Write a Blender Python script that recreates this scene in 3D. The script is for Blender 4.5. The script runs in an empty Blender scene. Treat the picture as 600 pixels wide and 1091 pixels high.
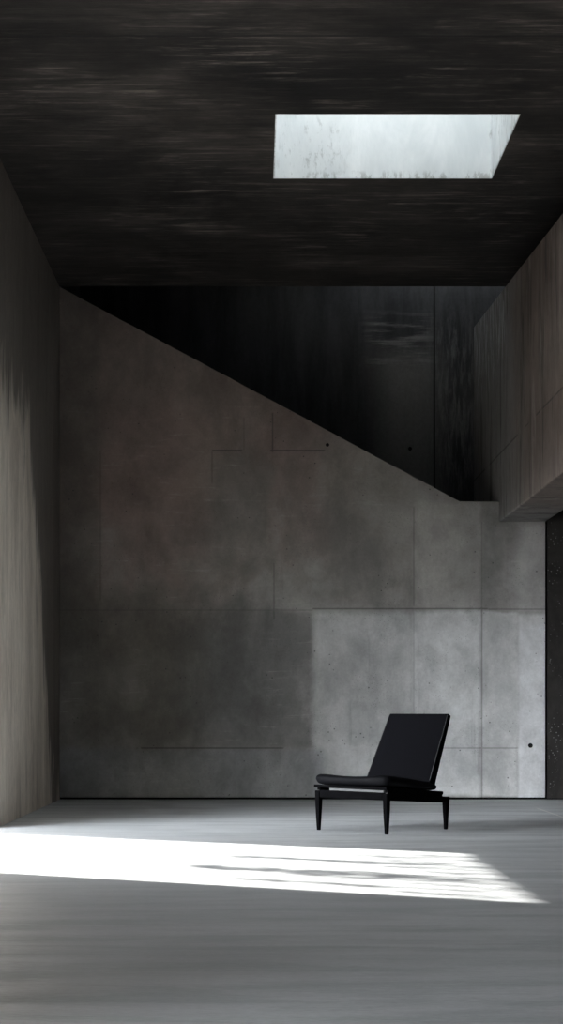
import bpy, bmesh, math, random
from mathutils import Vector, Matrix, noise as mnoise

random.seed(7)
scene = bpy.context.scene
col = scene.collection

# ------------------------------------------------------------------ room measures (metres)
EYE = 0.82                      # camera height
F = 1800.0                      # focal length in pixels of the 600 x 1091 frame
YB = 15.537                     # sloped wall plane
YR = 17.34                      # rear wall of the stair void
XL = -1.81                      # left wall inner face
ZC = EYE + 3.90                 # ceiling
XB0, XB1 = 2.235, 2.662         # balcony beam, inner and outer face
ZB = EYE + 1.735                # balcony beam soffit
XR = 4.2                        # right wall
YF = -4.0                       # front end of the room behind the camera
ZS = 5.7                        # top of the stair void
SKY = (0.133, 1.722, 11.055, 12.381)   # skylight x0 x1 y0 y1
FILL_SKY = (-1.6, 1.7, 5.9, 8.4)            # added skylight out of view, lights the near floor
DOOR = (8.81, 11.80, 2.60)             # doorway in the left wall y0 y1 height
FILL_DOOR = (2.3, 3.4, 2.1)                # added opening out of view, brightens the near floor
TW = 0.90                              # left wall thickness

# ------------------------------------------------------------------ node helpers
class G:
    def __init__(s, name):
        s.m = bpy.data.materials.new(name); s.m.use_nodes = True
        s.t = s.m.node_tree; s.t.nodes.clear()
        s.out = s.t.nodes.new('ShaderNodeOutputMaterial')
        s.b = s.t.nodes.new('ShaderNodeBsdfPrincipled')
        s.t.links.new(s.b.outputs[0], s.out.inputs[0])
        g = s.t.nodes.new('ShaderNodeNewGeometry')
        s.pos = g.outputs['Position']
        sx = s.t.nodes.new('ShaderNodeSeparateXYZ'); s.t.links.new(s.pos, sx.inputs[0])
        s.x, s.y, s.z = sx.outputs
    def _in(s, sock, v):
        if isinstance(v, bpy.types.NodeSocket): s.t.links.new(v, sock)
        elif v is not None: sock.default_value = v
    def math(s, op, a, b=None, c=None, clamp=False):
        n = s.t.nodes.new('ShaderNodeMath'); n.operation = op; n.use_clamp = clamp
        s._in(n.inputs[0], a); s._in(n.inputs[1], b)
        if c is not None: s._in(n.inputs[2], c)
        return n.outputs[0]
    def mul(s, *a):
        r = a[0]
        for v in a[1:]: r = s.math('MULTIPLY', r, v)
        return r
    def add(s, a, b): return s.math('ADD', a, b)
    def sub(s, a, b): return s.math('SUBTRACT', a, b)
    def step(s, v, e0, e1, o0=0.0, o1=1.0):
        n = s.t.nodes.new('ShaderNodeMapRange'); n.interpolation_type = 'SMOOTHSTEP'
        s._in(n.inputs[0], v); n.inputs[1].default_value = e0; n.inputs[2].default_value = e1
        n.inputs[3].default_value = o0; n.inputs[4].default_value = o1
        return n.outputs[0]
    def scaled(s, sx, sy, sz, off=(0, 0, 0)):
        n = s.t.nodes.new('ShaderNodeMapping'); s.t.links.new(s.pos, n.inputs[0])
        n.inputs['Scale'].default_value = (sx, sy, sz); n.inputs['Location'].default_value = off
        return n.outputs[0]
    def noise(s, vec, scale, detail=4, rough=0.6, dist=0.0):
        n = s.t.nodes.new('ShaderNodeTexNoise'); s._in(n.inputs['Vector'], vec)
        n.inputs['Scale'].default_value = scale; n.inputs['Detail'].default_value = detail
        n.inputs['Roughness'].default_value = rough; n.inputs['Distortion'].default_value = dist
        return n.outputs[0]
    def voro(s, vec, scale):
        n = s.t.nodes.new('ShaderNodeTexVoronoi'); s._in(n.inputs['Vector'], vec)
        n.inputs['Scale'].default_value = scale
        return n.outputs['Distance']
    def mix(s, f, a, b, mode='MIX'):
        n = s.t.nodes.new('ShaderNodeMix'); n.data_type = 'RGBA'; n.blend_type = mode
        s._in(n.inputs[0], f)
        for i, v in ((6, a), (7, b)):
            if isinstance(v, bpy.types.NodeSocket): s.t.links.new(v, n.inputs[i])
            else: n.inputs[i].default_value = (*v, 1) if len(v) == 3 else v
        return n.outputs[2]
    def grey(s, v):
        n = s.t.nodes.new('ShaderNodeCombineColor')
        for i in range(3): s._in(n.inputs[i], v)
        return n.outputs[0]
    def line(s, c, at, w):                        # a thin line where coordinate c == at
        d = s.math('ABSOLUTE', s.sub(c, at))
        return s.step(d, w * 0.4, w, 1, 0)
    def box(s, a, a0, a1, c, c0, c1, e=0.02, jitter=None):   # soft-edged rectangle mask
        if jitter is not None: a = s.add(a, jitter)
        m = s.mul(s.step(a, a0 - e, a0 + e), s.step(a, a1 - e, a1 + e, 1, 0))
        if c is not None:
            if jitter is not None: c = s.add(c, jitter)
            m = s.mul(m, s.step(c, c0 - e, c0 + e), s.step(c, c1 - e, c1 + e, 1, 0))
        return m
    def bump(s, h, strength, dist=0.01):
        n = s.t.nodes.new('ShaderNodeBump'); n.inputs['Strength'].default_value = strength
        n.inputs['Distance'].default_value = dist
        s._in(n.inputs['Height'], h); s.t.links.new(n.outputs[0], s.b.inputs['Normal'])
    def done(s, colour, rough, spec=0.5):
        s._in(s.b.inputs['Base Color'], colour if isinstance(colour, bpy.types.NodeSocket) else (*colour, 1))
        s._in(s.b.inputs['Roughness'], rough)
        s.b.inputs['Specular IOR Level'].default_value = spec
        return s.m

def px(x): return (x - 273.0) / 115.85            # measures taken on the sloped wall
def pz(y): return EYE + (757.0 - y) / 115.85

# ------------------------------------------------------------------ materials
def concrete_plain(name, dark, light, stretch=(1, 1, 0.25), rough=0.75, spec=0.3, streak=0.5, seed=0):
    g = G(name)
    big = g.noise(g.scaled(1, 1, 1, (seed, seed, seed)), 0.7, 5, 0.6, 0.4)
    st = g.noise(g.scaled(*[v * 6 for v in stretch], (seed, 3, 1)), 1.0, 6, 0.65)
    fine = g.noise(g.pos, 38, 3, 0.7)
    v = g.add(g.mul(g.step(big, 0.3, 0.72), 1 - streak), g.mul(g.step(st, 0.3, 0.72), streak))
    c = g.mix(v, dark, light)
    c = g.mix(0.35, c, g.grey(g.step(fine, 0.2, 0.8, 0.55, 1.3)), 'MULTIPLY')
    g.bump(g.add(g.mul(st, 0.6), g.mul(fine, 0.4)), 0.25, 0.012)
    return g.done(c, g.step(st, 0.3, 0.7, rough - 0.12, rough + 0.1), spec)

def mat_sloped_wall():
    g = G('concrete_sloped_wall')
    big = g.noise(g.scaled(1, 1, 1.3), 0.8, 6, 0.62, 0.5)
    mid = g.noise(g.scaled(1, 1, 0.6, (4, 0, 2)), 2.4, 6, 0.65, 0.3)
    ver = g.noise(g.scaled(9, 9, 0.8), 1.0, 5, 0.6)
    fine = g.noise(g.pos, 45, 3, 0.7)
    c = g.mix(g.step(big, 0.3, 0.7), (0.19, 0.181, 0.170), (0.33, 0.322, 0.306))
    # warm brown tone of the upper left pours
    warm = g.mul(g.step(g.add(g.sub(g.z, g.mul(g.x, 0.55)), g.mul(mid, 1.6)), 2.2, 4.6), 0.75)
    c = g.mix(warm, c, (0.225, 0.172, 0.147))
    jit = g.mul(g.sub(mid, 0.5), 0.12)
    def patch(c, x0, x1, y0, y1, colour, amt, e=0.02, j=jit):
        return g.mix(g.mul(g.box(g.x, px(x0), px(x1), g.z, pz(y1), pz(y0), e, j), amt), c, colour)
    soft = g.mul(g.sub(mid, 0.5), 1.1)                # ragged edges for the cloudy stains
    c = patch(c, 100, 215, 425, 625, (0.21, 0.145, 0.130), 0.38, 0.25, soft)
    c = patch(c, 290, 345, 430, 600, (0.22, 0.155, 0.140), 0.35, 0.15, soft)
    c = patch(c, 228, 292, 481, 610, (0.15, 0.145, 0.135), 0.50, 0.10, g.mul(soft, 0.35))
    c = patch(c, 225, 360, 560, 625, (0.36, 0.32, 0.29), 0.35, 0.25, soft)
    c = patch(c, 350, 441, 480, 640, (0.235, 0.22, 0.20), 0.45, 0.12, g.mul(soft, 0.3))
    c = patch(c, 441, 512, 535, 648, (0.40, 0.385, 0.36), 0.55, 0.03)
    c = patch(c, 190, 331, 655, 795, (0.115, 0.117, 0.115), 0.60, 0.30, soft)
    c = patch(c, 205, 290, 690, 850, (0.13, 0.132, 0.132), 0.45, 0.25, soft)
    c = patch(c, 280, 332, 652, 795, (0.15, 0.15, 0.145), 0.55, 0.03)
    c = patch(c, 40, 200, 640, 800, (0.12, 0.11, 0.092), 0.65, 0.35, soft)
    c = patch(c, 50, 106, 300, 860, (0.13, 0.12, 0.105), 0.45, 0.05, g.mul(soft, 0.15))  # left column darkened in colour to hold the corner's shade
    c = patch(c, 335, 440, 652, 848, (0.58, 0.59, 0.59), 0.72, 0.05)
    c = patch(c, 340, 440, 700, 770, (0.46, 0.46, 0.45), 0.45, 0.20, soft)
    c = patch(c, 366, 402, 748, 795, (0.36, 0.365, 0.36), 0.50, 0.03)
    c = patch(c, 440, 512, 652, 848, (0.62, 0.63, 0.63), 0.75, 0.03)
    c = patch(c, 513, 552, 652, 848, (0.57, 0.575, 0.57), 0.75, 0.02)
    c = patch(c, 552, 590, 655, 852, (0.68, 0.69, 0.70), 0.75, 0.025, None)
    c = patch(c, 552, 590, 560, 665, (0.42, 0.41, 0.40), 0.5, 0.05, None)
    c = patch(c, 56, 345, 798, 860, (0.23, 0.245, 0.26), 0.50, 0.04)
    cloud = g.noise(g.scaled(1.2, 1, 0.9, (3, 1, 8)), 1.3, 9, 0.68, 0.15)
    c = g.mix(0.8, c, g.grey(g.step(cloud, 0.30, 0.70, 0.56, 1.30)), 'MULTIPLY')
    brush = g.noise(g.scaled(1.5, 1, 16, (2, 0, 5)), 1.6, 6, 0.7, 0.5)
    c = g.mix(g.mul(g.step(brush, 0.56, 0.70), g.step(cloud, 0.45, 0.6), 0.35), c, (0.46, 0.45, 0.43))
    # vertical run stains
    c = g.mix(g.mul(g.step(ver, 0.58, 0.72), 0.22), c, (0.12, 0.11, 0.105))
    c = g.mix(0.16, c, g.grey(g.step(fine, 0.2, 0.8, 0.5, 1.35)), 'MULTIPLY')
    # air holes, mostly on the lower right pours
    pit = g.voro(g.scaled(1, 1, 1, (0.3, 0, 0.1)), 13)
    pm = g.mul(g.step(pit, 0.05, 0.11, 1, 0), g.step(g.noise(g.pos, 2.1, 3), 0.44, 0.58))
    pit2 = g.voro(g.scaled(1, 1, 1.6), 46)
    pm2 = g.mul(g.step(pit2, 0.10, 0.2, 1, 0), g.step(g.noise(g.scaled(1, 1, 1, (9, 1, 3)), 2.6, 4), 0.50, 0.60))
    pm = g.math('MAXIMUM', pm, g.mul(pm2, 0.8))
    # formwork joints
    def seg(axis, at, lo, hi, amt, w=0.010):
        a, b = (g.z, g.x) if axis == 'h' else (g.x, g.z)
        p = (pz(at), px(lo), px(hi)) if axis == 'h' else (px(at), pz(hi), pz(lo))
        return g.mul(g.line(a, p[0], w), g.step(b, p[1] - .01, p[1] + .01), g.step(b, p[2] - .01, p[2] + .01, 1, 0), amt)
    joints = [seg('h', 650, 60, 333, 0.2), seg('h', 648.5, 333, 520, 0.5), seg('h', 649, 520, 590, 0.35),
              seg('h', 480, 226, 258, 0.6), seg('h', 480, 288, 346, 0.6), seg('v', 290.5, 440, 482, 0.45), seg('v', 226, 481, 515, 0.3),
              seg('h', 797, 150, 302, 0.55), seg('h', 797, 430, 552, 0.35), seg('v', 513.5, 646, 852, 0.4), seg('v', 513.5, 556, 646, 0.25),
              seg('v', 441, 540, 646, 0.3, 0.008), seg('v', 441, 652, 800, 0.18, 0.008), seg('v', 107, 480, 640, 0.25), seg('v', 292, 600, 660, 0.3), seg('v', 260, 445, 480, 0.2)]
    jm = joints[0]
    for j in joints[1:]: jm = g.math('MAXIMUM', jm, j)
    c = g.mix(jm, c, (0.035, 0.033, 0.032))
    c = g.mix(g.mul(pm, 0.85), c, (0.045, 0.045, 0.045))
    h = g.sub(g.add(g.mul(mid, 0.5), g.mul(fine, 0.3)), g.math('MAXIMUM', pm, jm))
    g.bump(h, 0.16, 0.010)
    return g.done(c, g.step(mid, 0.3, 0.7, 0.55, 0.8), 0.3)

def mat_floor():
    g = G('polished_concrete_floor')
    big = g.noise(g.scaled(0.55, 1, 1), 0.75, 5, 0.6, 0.5)
    st = g.noise(g.scaled(0.8, 3.2, 1, (2, 5, 0)), 1.3, 7, 0.65, 0.3)
    fine = g.noise(g.scaled(1, 2.5, 1), 30, 3, 0.7)
    c = g.mix(g.step(big, 0.3, 0.7), (0.355, 0.37, 0.38), (0.45, 0.465, 0.475))
    c = g.mix(g.mul(g.step(st, 0.40, 0.66), 0.7), c, (0.29, 0.30, 0.31))
    c = g.mix(0.3, c, g.grey(g.step(fine, 0.2, 0.8, 0.6, 1.4)), 'MULTIPLY')
    j = g.mul(g.line(g.x, 2.36, 0.014), g.step(g.y, 12.2, 12.4), g.step(g.y, 14.1, 14.3, 1, 0))
    c = g.mix(g.mul(j, 0.7), c, (0.62, 0.60, 0.55))
    g.bump(g.add(g.mul(st, 0.6), g.mul(fine, 0.25)), 0.10, 0.012)
    return g.done(c, g.step(st, 0.3, 0.7, 0.42, 0.62), 0.35)

def mat_ceiling():
    g = G('dark_board_marked_ceiling')
    big = g.noise(g.scaled(0.8, 0.8, 1), 0.9, 5, 0.6, 0.5)
    st = g.noise(g.scaled(1.1, 11, 1, (1, 2, 0)), 1.7, 9, 0.76, 0.5)
    worn = g.noise(g.scaled(0.8, 1.1, 1, (6, 4, 0)), 1.3, 5, 0.65, 0.3)
    fine = g.noise(g.scaled(2, 14, 1), 8, 4, 0.7)
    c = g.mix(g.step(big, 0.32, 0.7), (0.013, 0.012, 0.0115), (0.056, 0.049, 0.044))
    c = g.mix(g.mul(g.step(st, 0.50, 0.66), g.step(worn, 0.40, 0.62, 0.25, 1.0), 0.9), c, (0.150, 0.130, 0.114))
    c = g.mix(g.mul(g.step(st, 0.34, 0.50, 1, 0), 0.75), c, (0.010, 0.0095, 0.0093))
    c = g.mix(1.0, c, g.grey(g.step(worn, 0.32, 0.66, 0.50, 1.25)), 'MULTIPLY')
    c = g.mix(0.3, c, g.grey(g.step(fine, 0.25, 0.75, 0.45, 1.4)), 'MULTIPLY')
    j = g.line(g.y, 9.764, 0.02)
    j = g.math('MAXIMUM', j, g.mul(g.line(g.y, 14.4, 0.016), 0.5))
    c = g.mix(g.mul(j, 0.8), c, (0.012, 0.012, 0.012))
    g.bump(g.sub(g.add(g.mul(st, 0.6), g.mul(fine, 0.4)), j), 0.35, 0.015)
    return g.done(c, 0.72, 0.3)

def mat_left_wall():
    g = G('stained_concrete_left_wall')
    st = g.noise(g.scaled(1, 2.4, 0.5), 1.5, 8, 0.70, 0.7)
    st2 = g.noise(g.scaled(1, 6, 0.7, (0, 3, 7)), 1.4, 7, 0.7, 0.6)
    big = g.noise(g.pos, 0.7, 4)
    fine = g.noise(g.scaled(1, 1, 0.4), 34, 3, 0.7)
    # old dark coat from the top, ragged edge; painted shade carries it down the corner
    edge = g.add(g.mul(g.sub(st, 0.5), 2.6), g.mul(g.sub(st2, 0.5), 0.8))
    hgt = g.add(g.z, g.mul(g.step(g.y, 13.3, 15.3), 3.2))  # reaches lower near the far corner, standing in for its shade
    coat_shade = g.step(g.add(hgt, edge), 2.80, 3.40)
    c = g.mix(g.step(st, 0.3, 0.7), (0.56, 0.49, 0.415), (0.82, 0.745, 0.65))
    c = g.mix(g.mul(coat_shade, 0.85), c, (0.10, 0.089, 0.080))
    c = g.mix(g.mul(g.step(st2, 0.52, 0.7), 0.35), c, (0.12, 0.105, 0.092))
    c = g.mix(0.3, c, g.grey(g.step(fine, 0.2, 0.8, 0.55, 1.3)), 'MULTIPLY')
    g.bump(g.add(g.mul(st2, 0.6), g.mul(fine, 0.4)), 0.35, 0.015)
    return g.done(c, 0.8, 0.25)

def mat_beam():
    g = G('board_marked_concrete_beam')
    st = g.noise(g.scaled(2, 3.2, 0.55), 1.5, 8, 0.72, 0.5)
    run = g.noise(g.scaled(3, 6, 0.6, (1, 6, 2)), 1.2, 7, 0.7, 0.5)
    big = g.noise(g.pos, 0.9, 4, 0.6, 0.4)
    fine = g.noise(g.scaled(1, 1, 0.35), 36, 3, 0.7)
    c = g.mix(g.step(big, 0.3, 0.7), (0.135, 0.105, 0.090), (0.225, 0.185, 0.160))
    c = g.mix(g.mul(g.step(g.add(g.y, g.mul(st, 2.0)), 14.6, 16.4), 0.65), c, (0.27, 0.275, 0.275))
    c = g.mix(g.mul(g.step(run, 0.50, 0.64), 0.75), c, (0.055, 0.046, 0.042))
    c = g.mix(g.mul(g.step(st, 0.53, 0.68), 0.6), c, (0.30, 0.27, 0.245))
    scuff = g.noise(g.scaled(2, 14, 1.6, (5, 2, 9)), 1.6, 7, 0.75, 0.3)
    c = g.mix(g.mul(g.step(scuff, 0.48, 0.60), g.step(g.y, 14.6, 15.6), g.step(g.z, 3.7, 4.3), 0.8), c, (0.62, 0.64, 0.65))
    # casting lift line along the face and board joints
    lift = g.mul(g.line(g.z, ZB + 0.62, 0.012), g.step(g.noise(g.pos, 3), 0.42, 0.55), 0.6)
    brd = g.mul(g.line(g.math('MODULO', g.y, 1.15), 0.5, 0.008), g.step(g.z, ZB + 0.62, ZB + 0.6, 0.2, 0.65))
    j = g.math('MAXIMUM', lift, brd)
    c = g.mix(j, c, (0.05, 0.045, 0.042))
    c = g.mix(0.32, c, g.grey(g.step(fine, 0.2, 0.8, 0.5, 1.35)), 'MULTIPLY')
    g.bump(g.sub(g.add(g.mul(st, 0.6), g.mul(fine, 0.4)), j), 0.35, 0.015)
    return g.done(c, 0.78, 0.3)

def mat_void():
    g = G('dark_concrete_stair_void')
    st = g.noise(g.scaled(3, 3, 0.5), 1.4, 6, 0.65, 0.3)
    hor = g.noise(g.scaled(1.2, 1, 14), 1.4, 5, 0.65)
    fine = g.noise(g.pos, 34, 3, 0.7)
    c = g.mix(g.step(st, 0.3, 0.7), (0.035, 0.037, 0.041), (0.085, 0.089, 0.092))
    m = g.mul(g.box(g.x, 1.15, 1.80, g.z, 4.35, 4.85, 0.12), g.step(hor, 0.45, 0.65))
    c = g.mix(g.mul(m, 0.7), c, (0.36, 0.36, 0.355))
    m2 = g.box(g.x, 1.25, 1.82, g.z, 2.6, 4.5, 0.22)  # paler area painted in for light on the right of this wall
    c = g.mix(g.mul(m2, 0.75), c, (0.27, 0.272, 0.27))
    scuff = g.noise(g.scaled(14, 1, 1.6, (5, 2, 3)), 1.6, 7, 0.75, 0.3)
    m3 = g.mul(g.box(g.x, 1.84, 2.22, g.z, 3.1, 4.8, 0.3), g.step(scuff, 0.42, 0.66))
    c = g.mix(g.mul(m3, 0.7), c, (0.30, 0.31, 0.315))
    j = g.line(g.x, 1.83, 0.014)
    c = g.mix(g.mul(j, 0.9), c, (0.012, 0.012, 0.012))
    c = g.mix(0.3, c, g.grey(g.step(fine, 0.2, 0.8, 0.5, 1.35)), 'MULTIPLY')
    g.bump(g.sub(g.add(g.mul(st, 0.5), g.mul(fine, 0.4)), j), 0.3, 0.015)
    return g.done(c, 0.6, 0.35)

def mat_dark_panel():
    g = G('pitted_dark_concrete')
    n = g.noise(g.scaled(1, 1, 0.5), 3, 6, 0.7, 0.4)
    pit = g.voro(g.pos, 34)
    pm = g.mul(g.step(pit, 0.12, 0.26, 1, 0), g.step(g.noise(g.pos, 4, 3), 0.45, 0.6))
    c = g.mix(g.step(n, 0.3, 0.7), (0.014, 0.0125, 0.0115), (0.036, 0.033, 0.030))
    c = g.mix(g.mul(pm, 0.7), c, (0.20, 0.20, 0.20))
    g.bump(g.add(n, pm), 0.3, 0.012)
    return g.done(c, 0.8, 0.25)

def mat_skylight():
    g = G('weathered_white_plaster')
    n = g.noise(g.scaled(1.2, 1.2, 0.5), 2.2, 6, 0.65, 0.4)
    pk = g.noise(g.scaled(7, 7, 2.4), 3.2, 6, 0.75)
    c = g.mix(g.step(n, 0.3, 0.72), (0.66, 0.69, 0.70), (0.83, 0.845, 0.85))
    low = g.math('MULTIPLY', g.step(g.z, ZC + 0.02, ZC + 0.40, 1, 0.0), 1.0)
    left = g.box(g.x, 0.18, 0.62, g.z, ZC + 0.02, ZC + 0.42, 0.12)
    rim = g.step(g.z, ZC + 0.02, ZC + 0.07, 1, 0)
    m = g.math('MAXIMUM', g.mul(g.step(pk, 0.54, 0.64), g.math('MAXIMUM', left, g.mul(g.step(g.x, 1.70, 1.715), 0.9))), g.mul(g.step(pk, 0.50, 0.58), rim))
    c = g.mix(g.mul(m, 0.5), c, (0.24, 0.24, 0.23))
    c = g.mix(g.mul(left, 0.22), c, (0.42, 0.44, 0.44))
    g.bump(pk, 0.2, 0.01)
    return g.done(c, 0.85, 0.2)

def simple(name, c0, c1, scale, rough, spec, bump=0.1, dist=0.004):
    g = G(name)
    n = g.noise(g.pos, scale, 4, 0.65)
    g.bump(n, bump, dist)
    return g.done(g.mix(g.step(n, 0.3, 0.7), c0, c1), rough, spec)

def mat_leather():
    g = G('black_leather')
    v = g.voro(g.pos, 420)
    n = g.noise(g.pos, 9, 4, 0.6)
    g.bump(g.add(g.mul(v, 0.6), n), 0.12, 0.002)
    return g.done(g.mix(n, (0.0017, 0.0017, 0.0023), (0.0034, 0.0034, 0.0043)), g.step(n, 0.3, 0.7, 0.55, 0.68), 0.016)

M_SLOPE = mat_sloped_wall(); M_FLOOR = mat_floor(); M_CEIL = mat_ceiling(); M_LEFT = mat_left_wall()
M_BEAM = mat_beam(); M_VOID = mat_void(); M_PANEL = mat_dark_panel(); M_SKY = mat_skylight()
M_GAP = simple('black_shadow_gap', (0.006, 0.006, 0.006), (0.010, 0.010, 0.010), 20, 0.9, 0.1)
M_LEATHER = mat_leather()
M_SEAT = mat_leather(); M_SEAT.name = 'black_seat_leather'; M_SEAT.node_tree.nodes['Principled BSDF'].inputs['Specular IOR Level'].default_value = 0.06
M_WOOD = simple('black_lacquered_wood', (0.0016, 0.0016, 0.0018), (0.003, 0.003, 0.0034), 24, 0.5, 0.004, 0.05)
M_SEAM = simple('charcoal_piping', (0.03, 0.03, 0.033), (0.05, 0.05, 0.053), 60, 0.5, 0.4)
M_GAP_STRIP = simple('pale_grey_gap_strip', (0.09, 0.092, 0.092), (0.11, 0.112, 0.112), 40, 0.5, 0.1, 0.05)
M_OUT = concrete_plain('dark_gravel_ground', (0.05, 0.05, 0.045), (0.10, 0.095, 0.09), (1, 1, 1), 0.8, 0.2, 0.4, 5)
M_RIGHT = concrete_plain('dark_concrete_right_wall', (0.06, 0.054, 0.05), (0.11, 0.10, 0.095), (1, 1, 0.3), 0.8, 0.25, 0.5, 8)
M_LEAF = simple('green_leaf', (0.05, 0.09, 0.03), (0.09, 0.14, 0.05), 30, 0.6, 0.3)

# ------------------------------------------------------------------ mesh helpers
def add_box(bm, x0, x1, y0, y1, z0, z1):
    v = [bm.verts.new(p) for p in ((x0, y0, z0), (x1, y0, z0), (x1, y1, z0), (x0, y1, z0), (x0, y0, z1), (x1, y0, z1), (x1, y1, z1), (x0, y1, z1))]
    for f in ((0, 3, 2, 1), (4, 5, 6, 7), (0, 1, 5, 4), (1, 2, 6, 5), (2, 3, 7, 6), (3, 0, 4, 7)):
        bm.faces.new([v[i] for i in f])
    return v

def add_prism(bm, poly, axis, a0, a1):
    """poly of 2-D points extruded along an axis ('y': poly is x,z; 'x': poly is y,z; 'z': poly is x,y)"""
    def P(p, a):
        return {'y': (p[0], a, p[1]), 'x': (a, p[0], p[1]), 'z': (p[0], p[1], a)}[axis]
    A = [bm.verts.new(P(p, a0)) for p in poly]; B = [bm.verts.new(P(p, a1)) for p in poly]
    n = len(poly)
    bm.faces.new(A); bm.faces.new(B[::-1])
    for i in range(n): bm.faces.new((A[i], B[i], B[(i + 1) % n], A[(i + 1) % n]))

def link(name, bm, mat, parent=None, smooth=False, bevel=0.0, segs=2):
    bmesh.ops.recalc_face_normals(bm, faces=bm.faces)
    me = bpy.data.meshes.new(name); bm.to_mesh(me); bm.free()
    me.materials.append(mat)
    o = bpy.data.objects.new(name, me); col.objects.link(o)
    if parent: o.parent = parent
    if smooth:
        for p in me.polygons: p.use_smooth = True
    if bevel:
        m = o.modifiers.new('bevel', 'BEVEL'); m.width = bevel; m.segments = segs; m.limit_method = 'ANGLE'; m.harden_normals = False
    return o

def struct(name, bm, mat, parent=None, bevel=0.0):
    o = link(name, bm, mat, parent, bevel=bevel)
    if not parent: o['kind'] = 'structure'
    return o

# ------------------------------------------------------------------ the room
bm = bmesh.new(); add_box(bm, XL - TW, XR, YF, YR + .2, -0.25, 0.0)
struct('floor', bm, M_FLOOR)

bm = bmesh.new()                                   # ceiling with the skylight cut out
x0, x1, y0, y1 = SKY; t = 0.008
u0, u1, w0, w1 = FILL_SKY
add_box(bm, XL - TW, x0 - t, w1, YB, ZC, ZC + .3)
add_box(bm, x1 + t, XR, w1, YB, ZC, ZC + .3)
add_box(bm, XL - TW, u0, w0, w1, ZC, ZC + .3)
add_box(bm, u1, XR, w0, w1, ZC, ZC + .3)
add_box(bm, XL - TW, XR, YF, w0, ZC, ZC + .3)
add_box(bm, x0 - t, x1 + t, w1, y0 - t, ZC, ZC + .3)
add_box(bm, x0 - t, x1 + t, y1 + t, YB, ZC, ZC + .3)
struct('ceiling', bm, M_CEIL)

bm = bmesh.new()                                   # plastered skylight well
zt = ZC + 2.6
add_box(bm, x0 - t, x0, y0 - t, y1 + t, ZC + .001, zt - 0.40)
add_box(bm, x1, x1 + t, y0 - t, y1 + t, ZC + .001, zt)
add_box(bm, x0, x1, y0 - t, y0, ZC + .001, zt)
add_box(bm, x0, x1, y1, y1 + t, ZC + .001, zt)
struct('window_1', bm, M_SKY)
bm = bmesh.new()  # well of the added skylight, out of view
for a in ((u0 - .1, u0, w0 - .1, w1 + .1), (u1, u1 + .1, w0 - .1, w1 + .1), (u0, u1, w0 - .1, w0), (u0, u1, w1, w1 + .1)):
    add_box(bm, *a, ZC + .3, ZC + 1.7)
struct('fill_skylight_well', bm, M_SKY)

bm = bmesh.new()                                   # left wall with a tall doorway out of view
d0, d1, dh = DOOR
e0, e1, eh = FILL_DOOR
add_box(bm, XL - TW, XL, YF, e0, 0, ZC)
add_box(bm, XL - TW, XL, e0, e1, eh, ZC)  # head over the added opening
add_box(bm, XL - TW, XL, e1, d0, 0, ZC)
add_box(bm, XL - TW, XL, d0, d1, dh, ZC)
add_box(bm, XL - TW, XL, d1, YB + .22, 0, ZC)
struct('wall_left', bm, M_LEFT)

bm = bmesh.new()                                   # wall whose top falls with the stair behind it
GAP = 0.02
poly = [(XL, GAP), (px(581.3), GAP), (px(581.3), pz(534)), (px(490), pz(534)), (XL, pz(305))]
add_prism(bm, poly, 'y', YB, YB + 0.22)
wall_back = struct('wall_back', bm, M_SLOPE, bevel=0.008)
def tie_hole(x, y, Y, s, parent, r=0.017):
    X = (x - 273) / s; Z = EYE + (757 - y) / s
    bm = bmesh.new()
    n = 20
    ring = lambda rr, yy: [bm.verts.new((X + rr * math.cos(2 * math.pi * i / n), yy, Z + rr * math.sin(2 * math.pi * i / n))) for i in range(n)]
    a, b, c, d = ring(r * 1.12, Y - .0005), ring(r * 1.05, Y - .003), ring(r * .9, Y - .0032), ring(r * .7, Y - .0008)
    for p, q in ((a, b), (b, c), (c, d)):
        for i in range(n): bm.faces.new((p[i], p[(i + 1) % n], q[(i + 1) % n], q[i]))
    bm.faces.new(d)
    link('tie_hole', bm, M_GAP, parent)
tie_hole(565.3, 794.3, YB, 115.85, wall_back, 0.019)
tie_hole(349, 474, YB, 115.85, wall_back, 0.015)

bm = bmesh.new(); add_box(bm, XL, px(583.6), YB + .05, YB + .20, 0, GAP)
add_box(bm, px(581.3), px(583.6), YB + .06, YB + .20, 0, ZB)
struct('trim_1', bm, M_GAP)                        # shadow gaps under and beside that wall

bm = bmesh.new(); add_box(bm, px(583.6), XR, YB + .005, YB + .22, 0.012, ZC)
struct('wall_right_return', bm, M_PANEL)
bm = bmesh.new(); add_box(bm, px(583.6), XR, YB + .03, YB + .2, 0, 0.012)
struct('trim_2', bm, M_GAP)

bm = bmesh.new()                                   # stair void behind: rear wall, roof, sides, and the wall over the ceiling edge
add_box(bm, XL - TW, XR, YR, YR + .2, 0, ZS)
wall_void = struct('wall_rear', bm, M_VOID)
tie_hole(437, 478, YR, 103.8, wall_void, 0.017)
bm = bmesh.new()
vx0, vx1, vy0, vy1 = 1.50, 2.15, 16.20, 17.30  # added roof opening out of view, lights the stair void
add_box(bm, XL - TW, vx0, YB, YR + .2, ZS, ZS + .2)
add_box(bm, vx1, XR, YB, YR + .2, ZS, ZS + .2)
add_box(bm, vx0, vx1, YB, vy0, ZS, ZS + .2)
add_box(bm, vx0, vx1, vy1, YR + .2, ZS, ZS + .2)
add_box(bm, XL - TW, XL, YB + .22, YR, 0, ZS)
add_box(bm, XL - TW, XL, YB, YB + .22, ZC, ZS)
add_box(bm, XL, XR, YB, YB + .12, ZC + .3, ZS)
struct('wall_void', bm, M_VOID)

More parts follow.
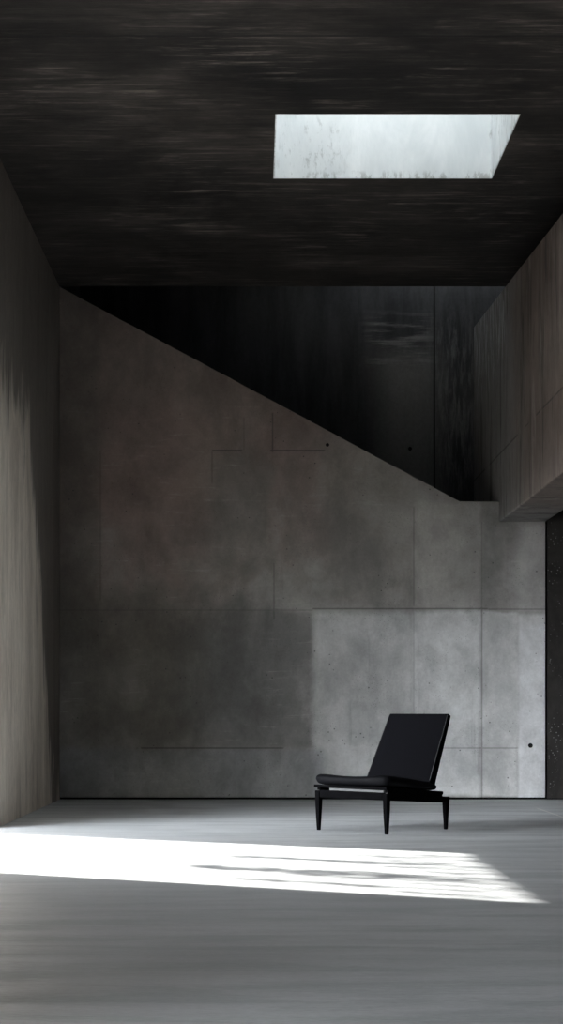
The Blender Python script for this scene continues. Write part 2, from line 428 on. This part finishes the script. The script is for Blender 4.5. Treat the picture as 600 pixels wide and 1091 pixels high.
bm = bmesh.new()                                   # balcony beam: soffit level, top edge falling towards the viewer
yb0 = 4.0
ztop = lambda y: EYE + 3.94 + (y - YR) * (3.94 - 3.63) / (YR - 1800 / 146.3)
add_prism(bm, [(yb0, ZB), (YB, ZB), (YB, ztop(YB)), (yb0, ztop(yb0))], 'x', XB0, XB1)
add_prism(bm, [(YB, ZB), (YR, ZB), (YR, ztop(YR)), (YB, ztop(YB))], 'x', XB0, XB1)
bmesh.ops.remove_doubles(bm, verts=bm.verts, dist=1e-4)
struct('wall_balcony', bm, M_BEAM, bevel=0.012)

bm = bmesh.new(); add_box(bm, XR, XR + .2, YF, YR + .2, 0, ZS + .2)
struct('wall_right', bm, M_RIGHT)

bm = bmesh.new(); add_box(bm, XL - TW, XR + .2, YF - .3, YF, 0, ZC + .3)
struct('wall_front', bm, M_RIGHT)

bm = bmesh.new()                                   # ground outside the openings
add_box(bm, -40, XL - TW, -30, 40, -0.3, -0.02)
struct('ground', bm, M_OUT)

# ------------------------------------------------------------------ the chair (local: x across, y towards the back, z up)
def frame_z(y, front, rear): return front + (rear - front) * y / 0.673

chair = bpy.data.objects.new('lounge_chair', None); col.objects.link(chair)
chair.location = (0.6459, 11.380, 0); chair.rotation_euler = (0, 0, math.radians(-44.83))
chair['label'] = 'low black armless lounge chair standing on the concrete floor before the sloped wall'
chair['category'] = 'chair'

def half_w(y, f=0.305, r=0.2675): return f + (r - f) * y / 0.673

def bar(name, corners, z0f, z1f, mat, bevel=0.004):
    """bar over plan corners with bottom / top heights that follow the seat's slope"""
    bm = bmesh.new()
    lo = [bm.verts.new((x, y, z0f(y))) for x, y in corners]; hi = [bm.verts.new((x, y, z1f(y))) for x, y in corners]
    n = len(corners)
    bm.faces.new(lo[::-1]); bm.faces.new(hi)
    for i in range(n): bm.faces.new((lo[i], lo[(i + 1) % n], hi[(i + 1) % n], hi[i]))
    return link(name, bm, mat, chair, bevel=bevel)

rb = lambda y: frame_z(y, 0.224, 0.183)            # rail underside
rt = lambda y: frame_z(y, 0.276, 0.226)            # rail top
sb = lambda y: frame_z(y, 0.292, 0.237)            # seat panel underside
st_ = lambda y: frame_z(y, 0.312, 0.260)           # seat panel top
q = 0.021
bar('front_rail', [(-.305 + q, -.016), (.305 - q, -.016), (.305 - q, .016), (-.305 + q, .016)], rb, rt, M_WOOD)
bar('rear_rail', [(-.2675 + q, .657), (.2675 - q, .657), (.2675 - q, .689), (-.2675 + q, .689)], rb, rt, M_WOOD)
for s in (-1, 1):
    bar('side_rail', [(s * (half_w(0.0) - .014), .02), (s * (half_w(0.0) + .014), .02), (s * (half_w(.673) + .014), .653), (s * (half_w(.673) - .014), .653)],
        rb, rt, M_WOOD)
    bar('side_spacer', [(s * (half_w(0.0) - .012), .0), (s * (half_w(0.0) + .013), .0), (s * (half_w(.615) + .013), .615), (s * (half_w(.615) - .012), .615)],
        lambda y: rt(y) - .001, lambda y: sb(y) + .001, M_WOOD, 0.0)
strip = bar('gap_strip', [(-.20, -.008), (.287, -.008), (.287, .008), (-.20, .008)], lambda y: rt(0) - .001, lambda y: sb(0) + .001, M_GAP_STRIP, 0.0)  # added strip, stands in for the floor seen through the open gap
strip['label'] = 'thin light grey strip standing in for the open gap between the front rail and the seat panel'
bar('seat_panel', [(-.327, -.028), (.327, -.028), (half_w(.625) + .016, .625), (-half_w(.625) - .016, .625)], sb, st_, M_WOOD, 0.005)

def leg(x, y, zt):
    bm = bmesh.new()
    prof = [(0.0, .0105), (.012, .0112), (.10, .0150), (.17, .0178), (zt, .0195)]
    rings = []
    for z, r in prof:
        rings.append([bm.verts.new((x + r * sx, y + r * sy, z)) for sx, sy in ((-1, -1), (1, -1), (1, 1), (-1, 1))])
    bm.faces.new(rings[0][::-1]); bm.faces.new(rings[-1])
    for a, b in zip(rings, rings[1:]):
        for i in range(4): bm.faces.new((a[i], a[(i + 1) % 4], b[(i + 1) % 4], b[i]))
    link('leg', bm, M_WOOD, chair, bevel=0.0035)
leg(-.305, 0, 0.272); leg(.305, 0, 0.272); leg(.2675, .673, 0.226); leg(-.2675, .673, 0.226)

def cushion():
    """wedge seat cushion: soft rounded rim, thicker at the front, gently dished"""
    bm = bmesh.new(); nu, nv = 36, 36
    ya, yb = -0.042, 0.575
    def edge(tt, k): return (1 - abs(tt) ** k)
    top = {}; bot = {}
    for i in range(nu + 1):
        for j in range(nv + 1):
            # denser near the rims
            u = math.sin((i / nu - .5) * math.pi); v = math.sin((j / nv - .5) * math.pi)
            # rounded plan corners
            k = 9
            nrm = (abs(u) ** k + abs(v) ** k) ** (1 / k) if (u or v) else 1
            mx = max(abs(u), abs(v), 1e-6)
            uu, vv = u * mx / nrm, v * mx / nrm
            y = ya + (yb - ya) * (vv + 1) / 2
            yy = max(y, 0)
            hw = half_w(yy, .340, .300)
            x = uu * hw
            fr = (vv + 1) / 2
            th = 0.082 + (0.046 - 0.082) * fr
            rim = min(1.0, max(0.0, 1 - mx ** 16)) ** 0.5
            base = st_(y) + .001
            mid_h = base + th * 0.50
            dish = -0.017 * (1 - min(1, abs(u + .1) * 1.05) ** 2) * (1 - .8 * fr)
            crown = 0.006 * math.cos(vv * 1.4)
            top[i, j] = bm.verts.new((x, y, mid_h + rim * (th * 0.50 + crown + dish)))
            if mx < 0.99999: bot[i, j] = bm.verts.new((x * .985, y, mid_h - rim ** .8 * th * 0.50))
            else: bot[i, j] = top[i, j]
    for i in range(nu):
        for j in range(nv):
            bm.faces.new((top[i, j], top[i + 1, j], top[i + 1, j + 1], top[i, j + 1]))
            f = [bot[i, j], bot[i, j + 1], bot[i + 1, j + 1], bot[i + 1, j]]
            bm.faces.new(f)
    o = link('seat_cushion', bm, M_SEAT, chair, smooth=True)
    return o
cushion()

# backrest: tapering slab leaning 27 degrees
FB, FT = (0.471, 0.334), (0.705, 0.800)            # front face foot and top (y, z)
ax = Vector((0, FT[0] - FB[0], FT[1] - FB[1])).normalized()
nrm = Vector((0, ax.z, -ax.y))                     # towards the rear
def back_pt(w, s, d):                              # s 0..1 up the face, d rearwards
    p = Vector((0, FB[0], FB[1])).lerp(Vector((0, FT[0], FT[1])), s) + nrm * d
    return (w, p.y, p.z)
bm = bmesh.new(); N = 16; rows = []
for k in range(N + 1):
    s = k / N
    hw = 0.2885 + (0.2665 - 0.2885) * s; d = 0.066 + (0.036 - 0.066) * s
    f = [bm.verts.new(back_pt(-hw + 2 * hw * i / 12, s, 0.004 * (1 - (2 * i / 12 - 1) ** 2) * math.sin(math.pi * s))) for i in range(13)]
    r = [bm.verts.new(back_pt(hw - 2 * hw * i / 12, s, d)) for i in range(13)]
    rows.append(f + r)
for a, b in zip(rows, rows[1:]):
    n = len(a)
    for i in range(n): bm.faces.new((a[i], a[(i + 1) % n], b[(i + 1) % n], b[i]))
bm.faces.new(rows[0][::-1]); bm.faces.new(rows[-1])
backrest = link('backrest', bm, M_LEATHER, chair, smooth=False, bevel=0.008, segs=3)
def tube(name, pts, r, mat, parent, n=8):
    bm = bmesh.new(); rings = []
    for i, p in enumerate(pts):
        p = Vector(p); a = Vector(pts[max(i - 1, 0)]); b = Vector(pts[min(i + 1, len(pts) - 1)])
        tng = (b - a).normalized(); ref = Vector((1, 0, 0)) if abs(tng.x) < .8 else Vector((0, 1, 0))
        e1 = tng.cross(ref).normalized(); e2 = tng.cross(e1)
        rings.append([bm.verts.new(p + r * (math.cos(2 * math.pi * k / n) * e1 + math.sin(2 * math.pi * k / n) * e2)) for k in range(n)])
    for a, b in zip(rings, rings[1:]):
        for k in range(n): bm.faces.new((a[k], a[(k + 1) % n], b[(k + 1) % n], b[k]))
    bm.faces.new(rings[0][::-1]); bm.faces.new(rings[-1])
    return link(name, bm, mat, parent, smooth=True)
for s in (-1, 1):
    tube('piping', [back_pt(s * (0.2885 - .022 * k / 8 - .004), .02 + .955 * k / 8, -.0005) for k in range(9)], 0.0018, M_SEAM, backrest)
# two flat bearers that carry the back down to the seat panel
for s in (-1, 1):
    bm = bmesh.new()
    A = [back_pt(s * .17 + w, sv, d) for sv in (-.12, .55) for w, d in ((-.02, .045 if sv > 0 else .066), (.02, .045 if sv > 0 else .066), (.02, .062 if sv > 0 else .088), (-.02, .062 if sv > 0 else .088))]
    A = [(x, y, max(z, st_(y) - .002)) for x, y, z in A]
    v = [bm.verts.new(p) for p in A]
    for f in ((0, 1, 2, 3), (7, 6, 5, 4), (0, 4, 5, 1), (1, 5, 6, 2), (2, 6, 7, 3), (3, 7, 4, 0)): bm.faces.new([v[i] for i in f])
    link('back_bearer', bm, M_WOOD, chair, bevel=0.003)

# ------------------------------------------------------------------ creeper hanging outside the doorway
creeper = bpy.data.objects.new('hanging_creeper', None); col.objects.link(creeper)
creeper.location = (XL - TW - .10, 10.3, 2.72)
creeper['label'] = 'leafy creeper hanging over the head of the doorway, outside past the left edge'
creeper['category'] = 'plant'
rnd = random.Random(11)
tube('stem', [(0.0, -1.9 + 3.6 * k / 12, 0.06 * math.sin(k * 1.7)) for k in range(13)], 0.014, M_WOOD, creeper)
lb = bmesh.new()
strands = []
for yc, ln, wd, dens in ((11.58, .36, .06, 34), (11.38, .44, .06, 40), (11.14, .36, .05, 30), (10.97, .92, .06, 190), (10.78, .40, .05, 30), (10.58, .30, .06, 26),
                         (10.36, .66, .05, 60), (10.24, 1.06, .085, 300), (10.08, .70, .05, 56), (9.90, .34, .06, 26), (9.70, .88, .03, 80),
                         (9.52, .38, .06, 30), (9.35, .22, .06, 18), (9.15, .14, .06, 12), (8.95, .10, .06, 10)):
    y = yc - 10.3
    pts = [(0.02 * math.sin(k * 2.1 + yc), y + 0.012 * math.sin(k * 1.3 + yc * 3), 0.02 - (ln + .02) * k / 8) for k in range(9)]
    strands.append(pts)
    for _ in range(dens):
        tt = rnd.random() ** 0.8
        c0 = Vector(pts[0]).lerp(Vector(pts[-1]), tt) + Vector((rnd.uniform(-.05, .05), rnd.gauss(0, wd * .7), 0))
        a = rnd.uniform(0, 6.28); L = rnd.uniform(.045, .085)
        dv = Vector((math.cos(a) * .5, math.sin(a) * .5, -rnd.uniform(.5, 1))).normalized()
        sv = dv.cross(Vector((rnd.uniform(-1, 1), rnd.uniform(-1, 1), .3))).normalized()
        nv = dv.cross(sv)
        P = [c0, c0 + dv * L * .35 + sv * L * .30, c0 + dv * L * .7 + sv * L * .2, c0 + dv * L, c0 + dv * L * .7 - sv * L * .2, c0 + dv * L * .35 - sv * L * .30]
        m = lb.verts.new(c0 + dv * L * .5 + nv * L * .08)
        V = [lb.verts.new(p) for p in P]
        for i in range(6): lb.faces.new((V[i], V[(i + 1) % 6], m))
fo = link('foliage', lb, M_LEAF, creeper)
fo['kind'] = 'stuff'
for pts in strands: tube('stem', pts, 0.005, M_WOOD, creeper, 5)

# ------------------------------------------------------------------ light
world = bpy.data.worlds.new('sky'); scene.world = world; world.use_nodes = True
wt = world.node_tree; wt.nodes.clear()
wo = wt.nodes.new('ShaderNodeOutputWorld'); bg = wt.nodes.new('ShaderNodeBackground')
tc = wt.nodes.new('ShaderNodeTexCoord'); sp = wt.nodes.new('ShaderNodeSeparateXYZ'); rp = wt.nodes.new('ShaderNodeValToRGB')
wt.links.new(tc.outputs['Generated'], sp.inputs[0]); wt.links.new(sp.outputs[2], rp.inputs[0])
e = rp.color_ramp.elements
e[0].position = 0.0; e[0].color = (0.94, 0.99, 1.05, 1)
e[1].position = 0.8; e[1].color = (0.070, 0.074, 0.076, 1)
dt = wt.nodes.new('ShaderNodeVectorMath'); dt.operation = 'DOT_PRODUCT'      # added bright lobe in the sky, boosts light through the doorway
dt.inputs[1].default_value = Vector((-1.0, -0.80, 0.30)).normalized(); wt.links.new(tc.outputs['Generated'], dt.inputs[0])
pw = wt.nodes.new('ShaderNodeMath'); pw.operation = 'POWER'; wt.links.new(dt.outputs['Value'], pw.inputs[0]); pw.inputs[1].default_value = 22.0
mx0 = wt.nodes.new('ShaderNodeMath'); mx0.operation = 'MAXIMUM'; wt.links.new(pw.outputs[0], mx0.inputs[0]); mx0.inputs[1].default_value = 0.0
pos = wt.nodes.new('ShaderNodeMath'); pos.operation = 'GREATER_THAN'; wt.links.new(dt.outputs['Value'], pos.inputs[0]); pos.inputs[1].default_value = 0.0
lob = wt.nodes.new('ShaderNodeMath'); lob.operation = 'MULTIPLY'; wt.links.new(mx0.outputs[0], lob.inputs[0]); wt.links.new(pos.outputs[0], lob.inputs[1])
mad = wt.nodes.new('ShaderNodeMath'); mad.operation = 'MULTIPLY_ADD'; wt.links.new(lob.outputs[0], mad.inputs[0]); mad.inputs[1].default_value = 74.0; mad.inputs[2].default_value = 17.0
wt.links.new(rp.outputs[0], bg.inputs[0]); wt.links.new(mad.outputs[0], bg.inputs[1])
wt.links.new(bg.outputs[0], wo.inputs[0])

sun = bpy.data.lights.new('sun', 'SUN'); so = bpy.data.objects.new('sun', sun); col.objects.link(so)
d = Vector((1, -0.54, -0.587 * 1.1365))
so.rotation_euler = d.to_track_quat('-Z', 'Y').to_euler()
sun.energy = 23.0; sun.angle = math.radians(1.0); sun.color = (1.0, 0.965, 0.91)

def portal(name, loc, direction, sx, sy):
    l = bpy.data.lights.new(name, 'AREA'); l.shape = 'RECTANGLE'; l.size = sx; l.size_y = sy
    o = bpy.data.objects.new(name, l); col.objects.link(o)
    o.location = loc; o.rotation_euler = Vector(direction).to_track_quat('-Z', 'Z' if abs(direction[2]) < .5 else 'Y').to_euler()
    l.cycles.is_portal = True
portal('doorway_portal', (XL - TW - .01, (d0 + d1) / 2, dh / 2), (1, 0, 0), d1 - d0, dh)
portal('fill_doorway_portal', (XL - TW - .01, (e0 + e1) / 2, eh / 2), (1, 0, 0), e1 - e0, eh)
portal('fill_skylight_portal', ((u0 + u1) / 2, (w0 + w1) / 2, ZC + 1.71), (0, 0, -1), u1 - u0, w1 - w0)
portal('void_portal', ((vx0 + vx1) / 2, (vy0 + vy1) / 2, ZS + .21), (0, 0, -1), vx1 - vx0, vy1 - vy0)
portal('skylight_portal', ((x0 + x1) / 2, (y0 + y1) / 2, zt + .01), (0, 0, -1), x1 - x0, y1 - y0)

# ------------------------------------------------------------------ camera
cam = bpy.data.cameras.new('camera'); co = bpy.data.objects.new('camera', cam); col.objects.link(co)
co.location = (0, 0, EYE); co.rotation_euler = (math.radians(90), 0, 0)
cam.sensor_fit = 'VERTICAL'; cam.sensor_height = 24.0; cam.lens = F / 1091 * 24.0
cam.shift_x = (300 - 273) / 1091; cam.shift_y = (757 - 545.5) / 1091
cam.clip_end = 200
scene.camera = co

vs = scene.view_settings
scene.display_settings.display_device = 'sRGB'
vs.view_transform = 'Standard'; vs.look = 'None'; vs.gamma = 1.0; vs.use_curve_mapping = False
vs.exposure = 0.06
scene.cycles.max_bounces = 14; scene.cycles.diffuse_bounces = 8; scene.cycles.use_denoising = True
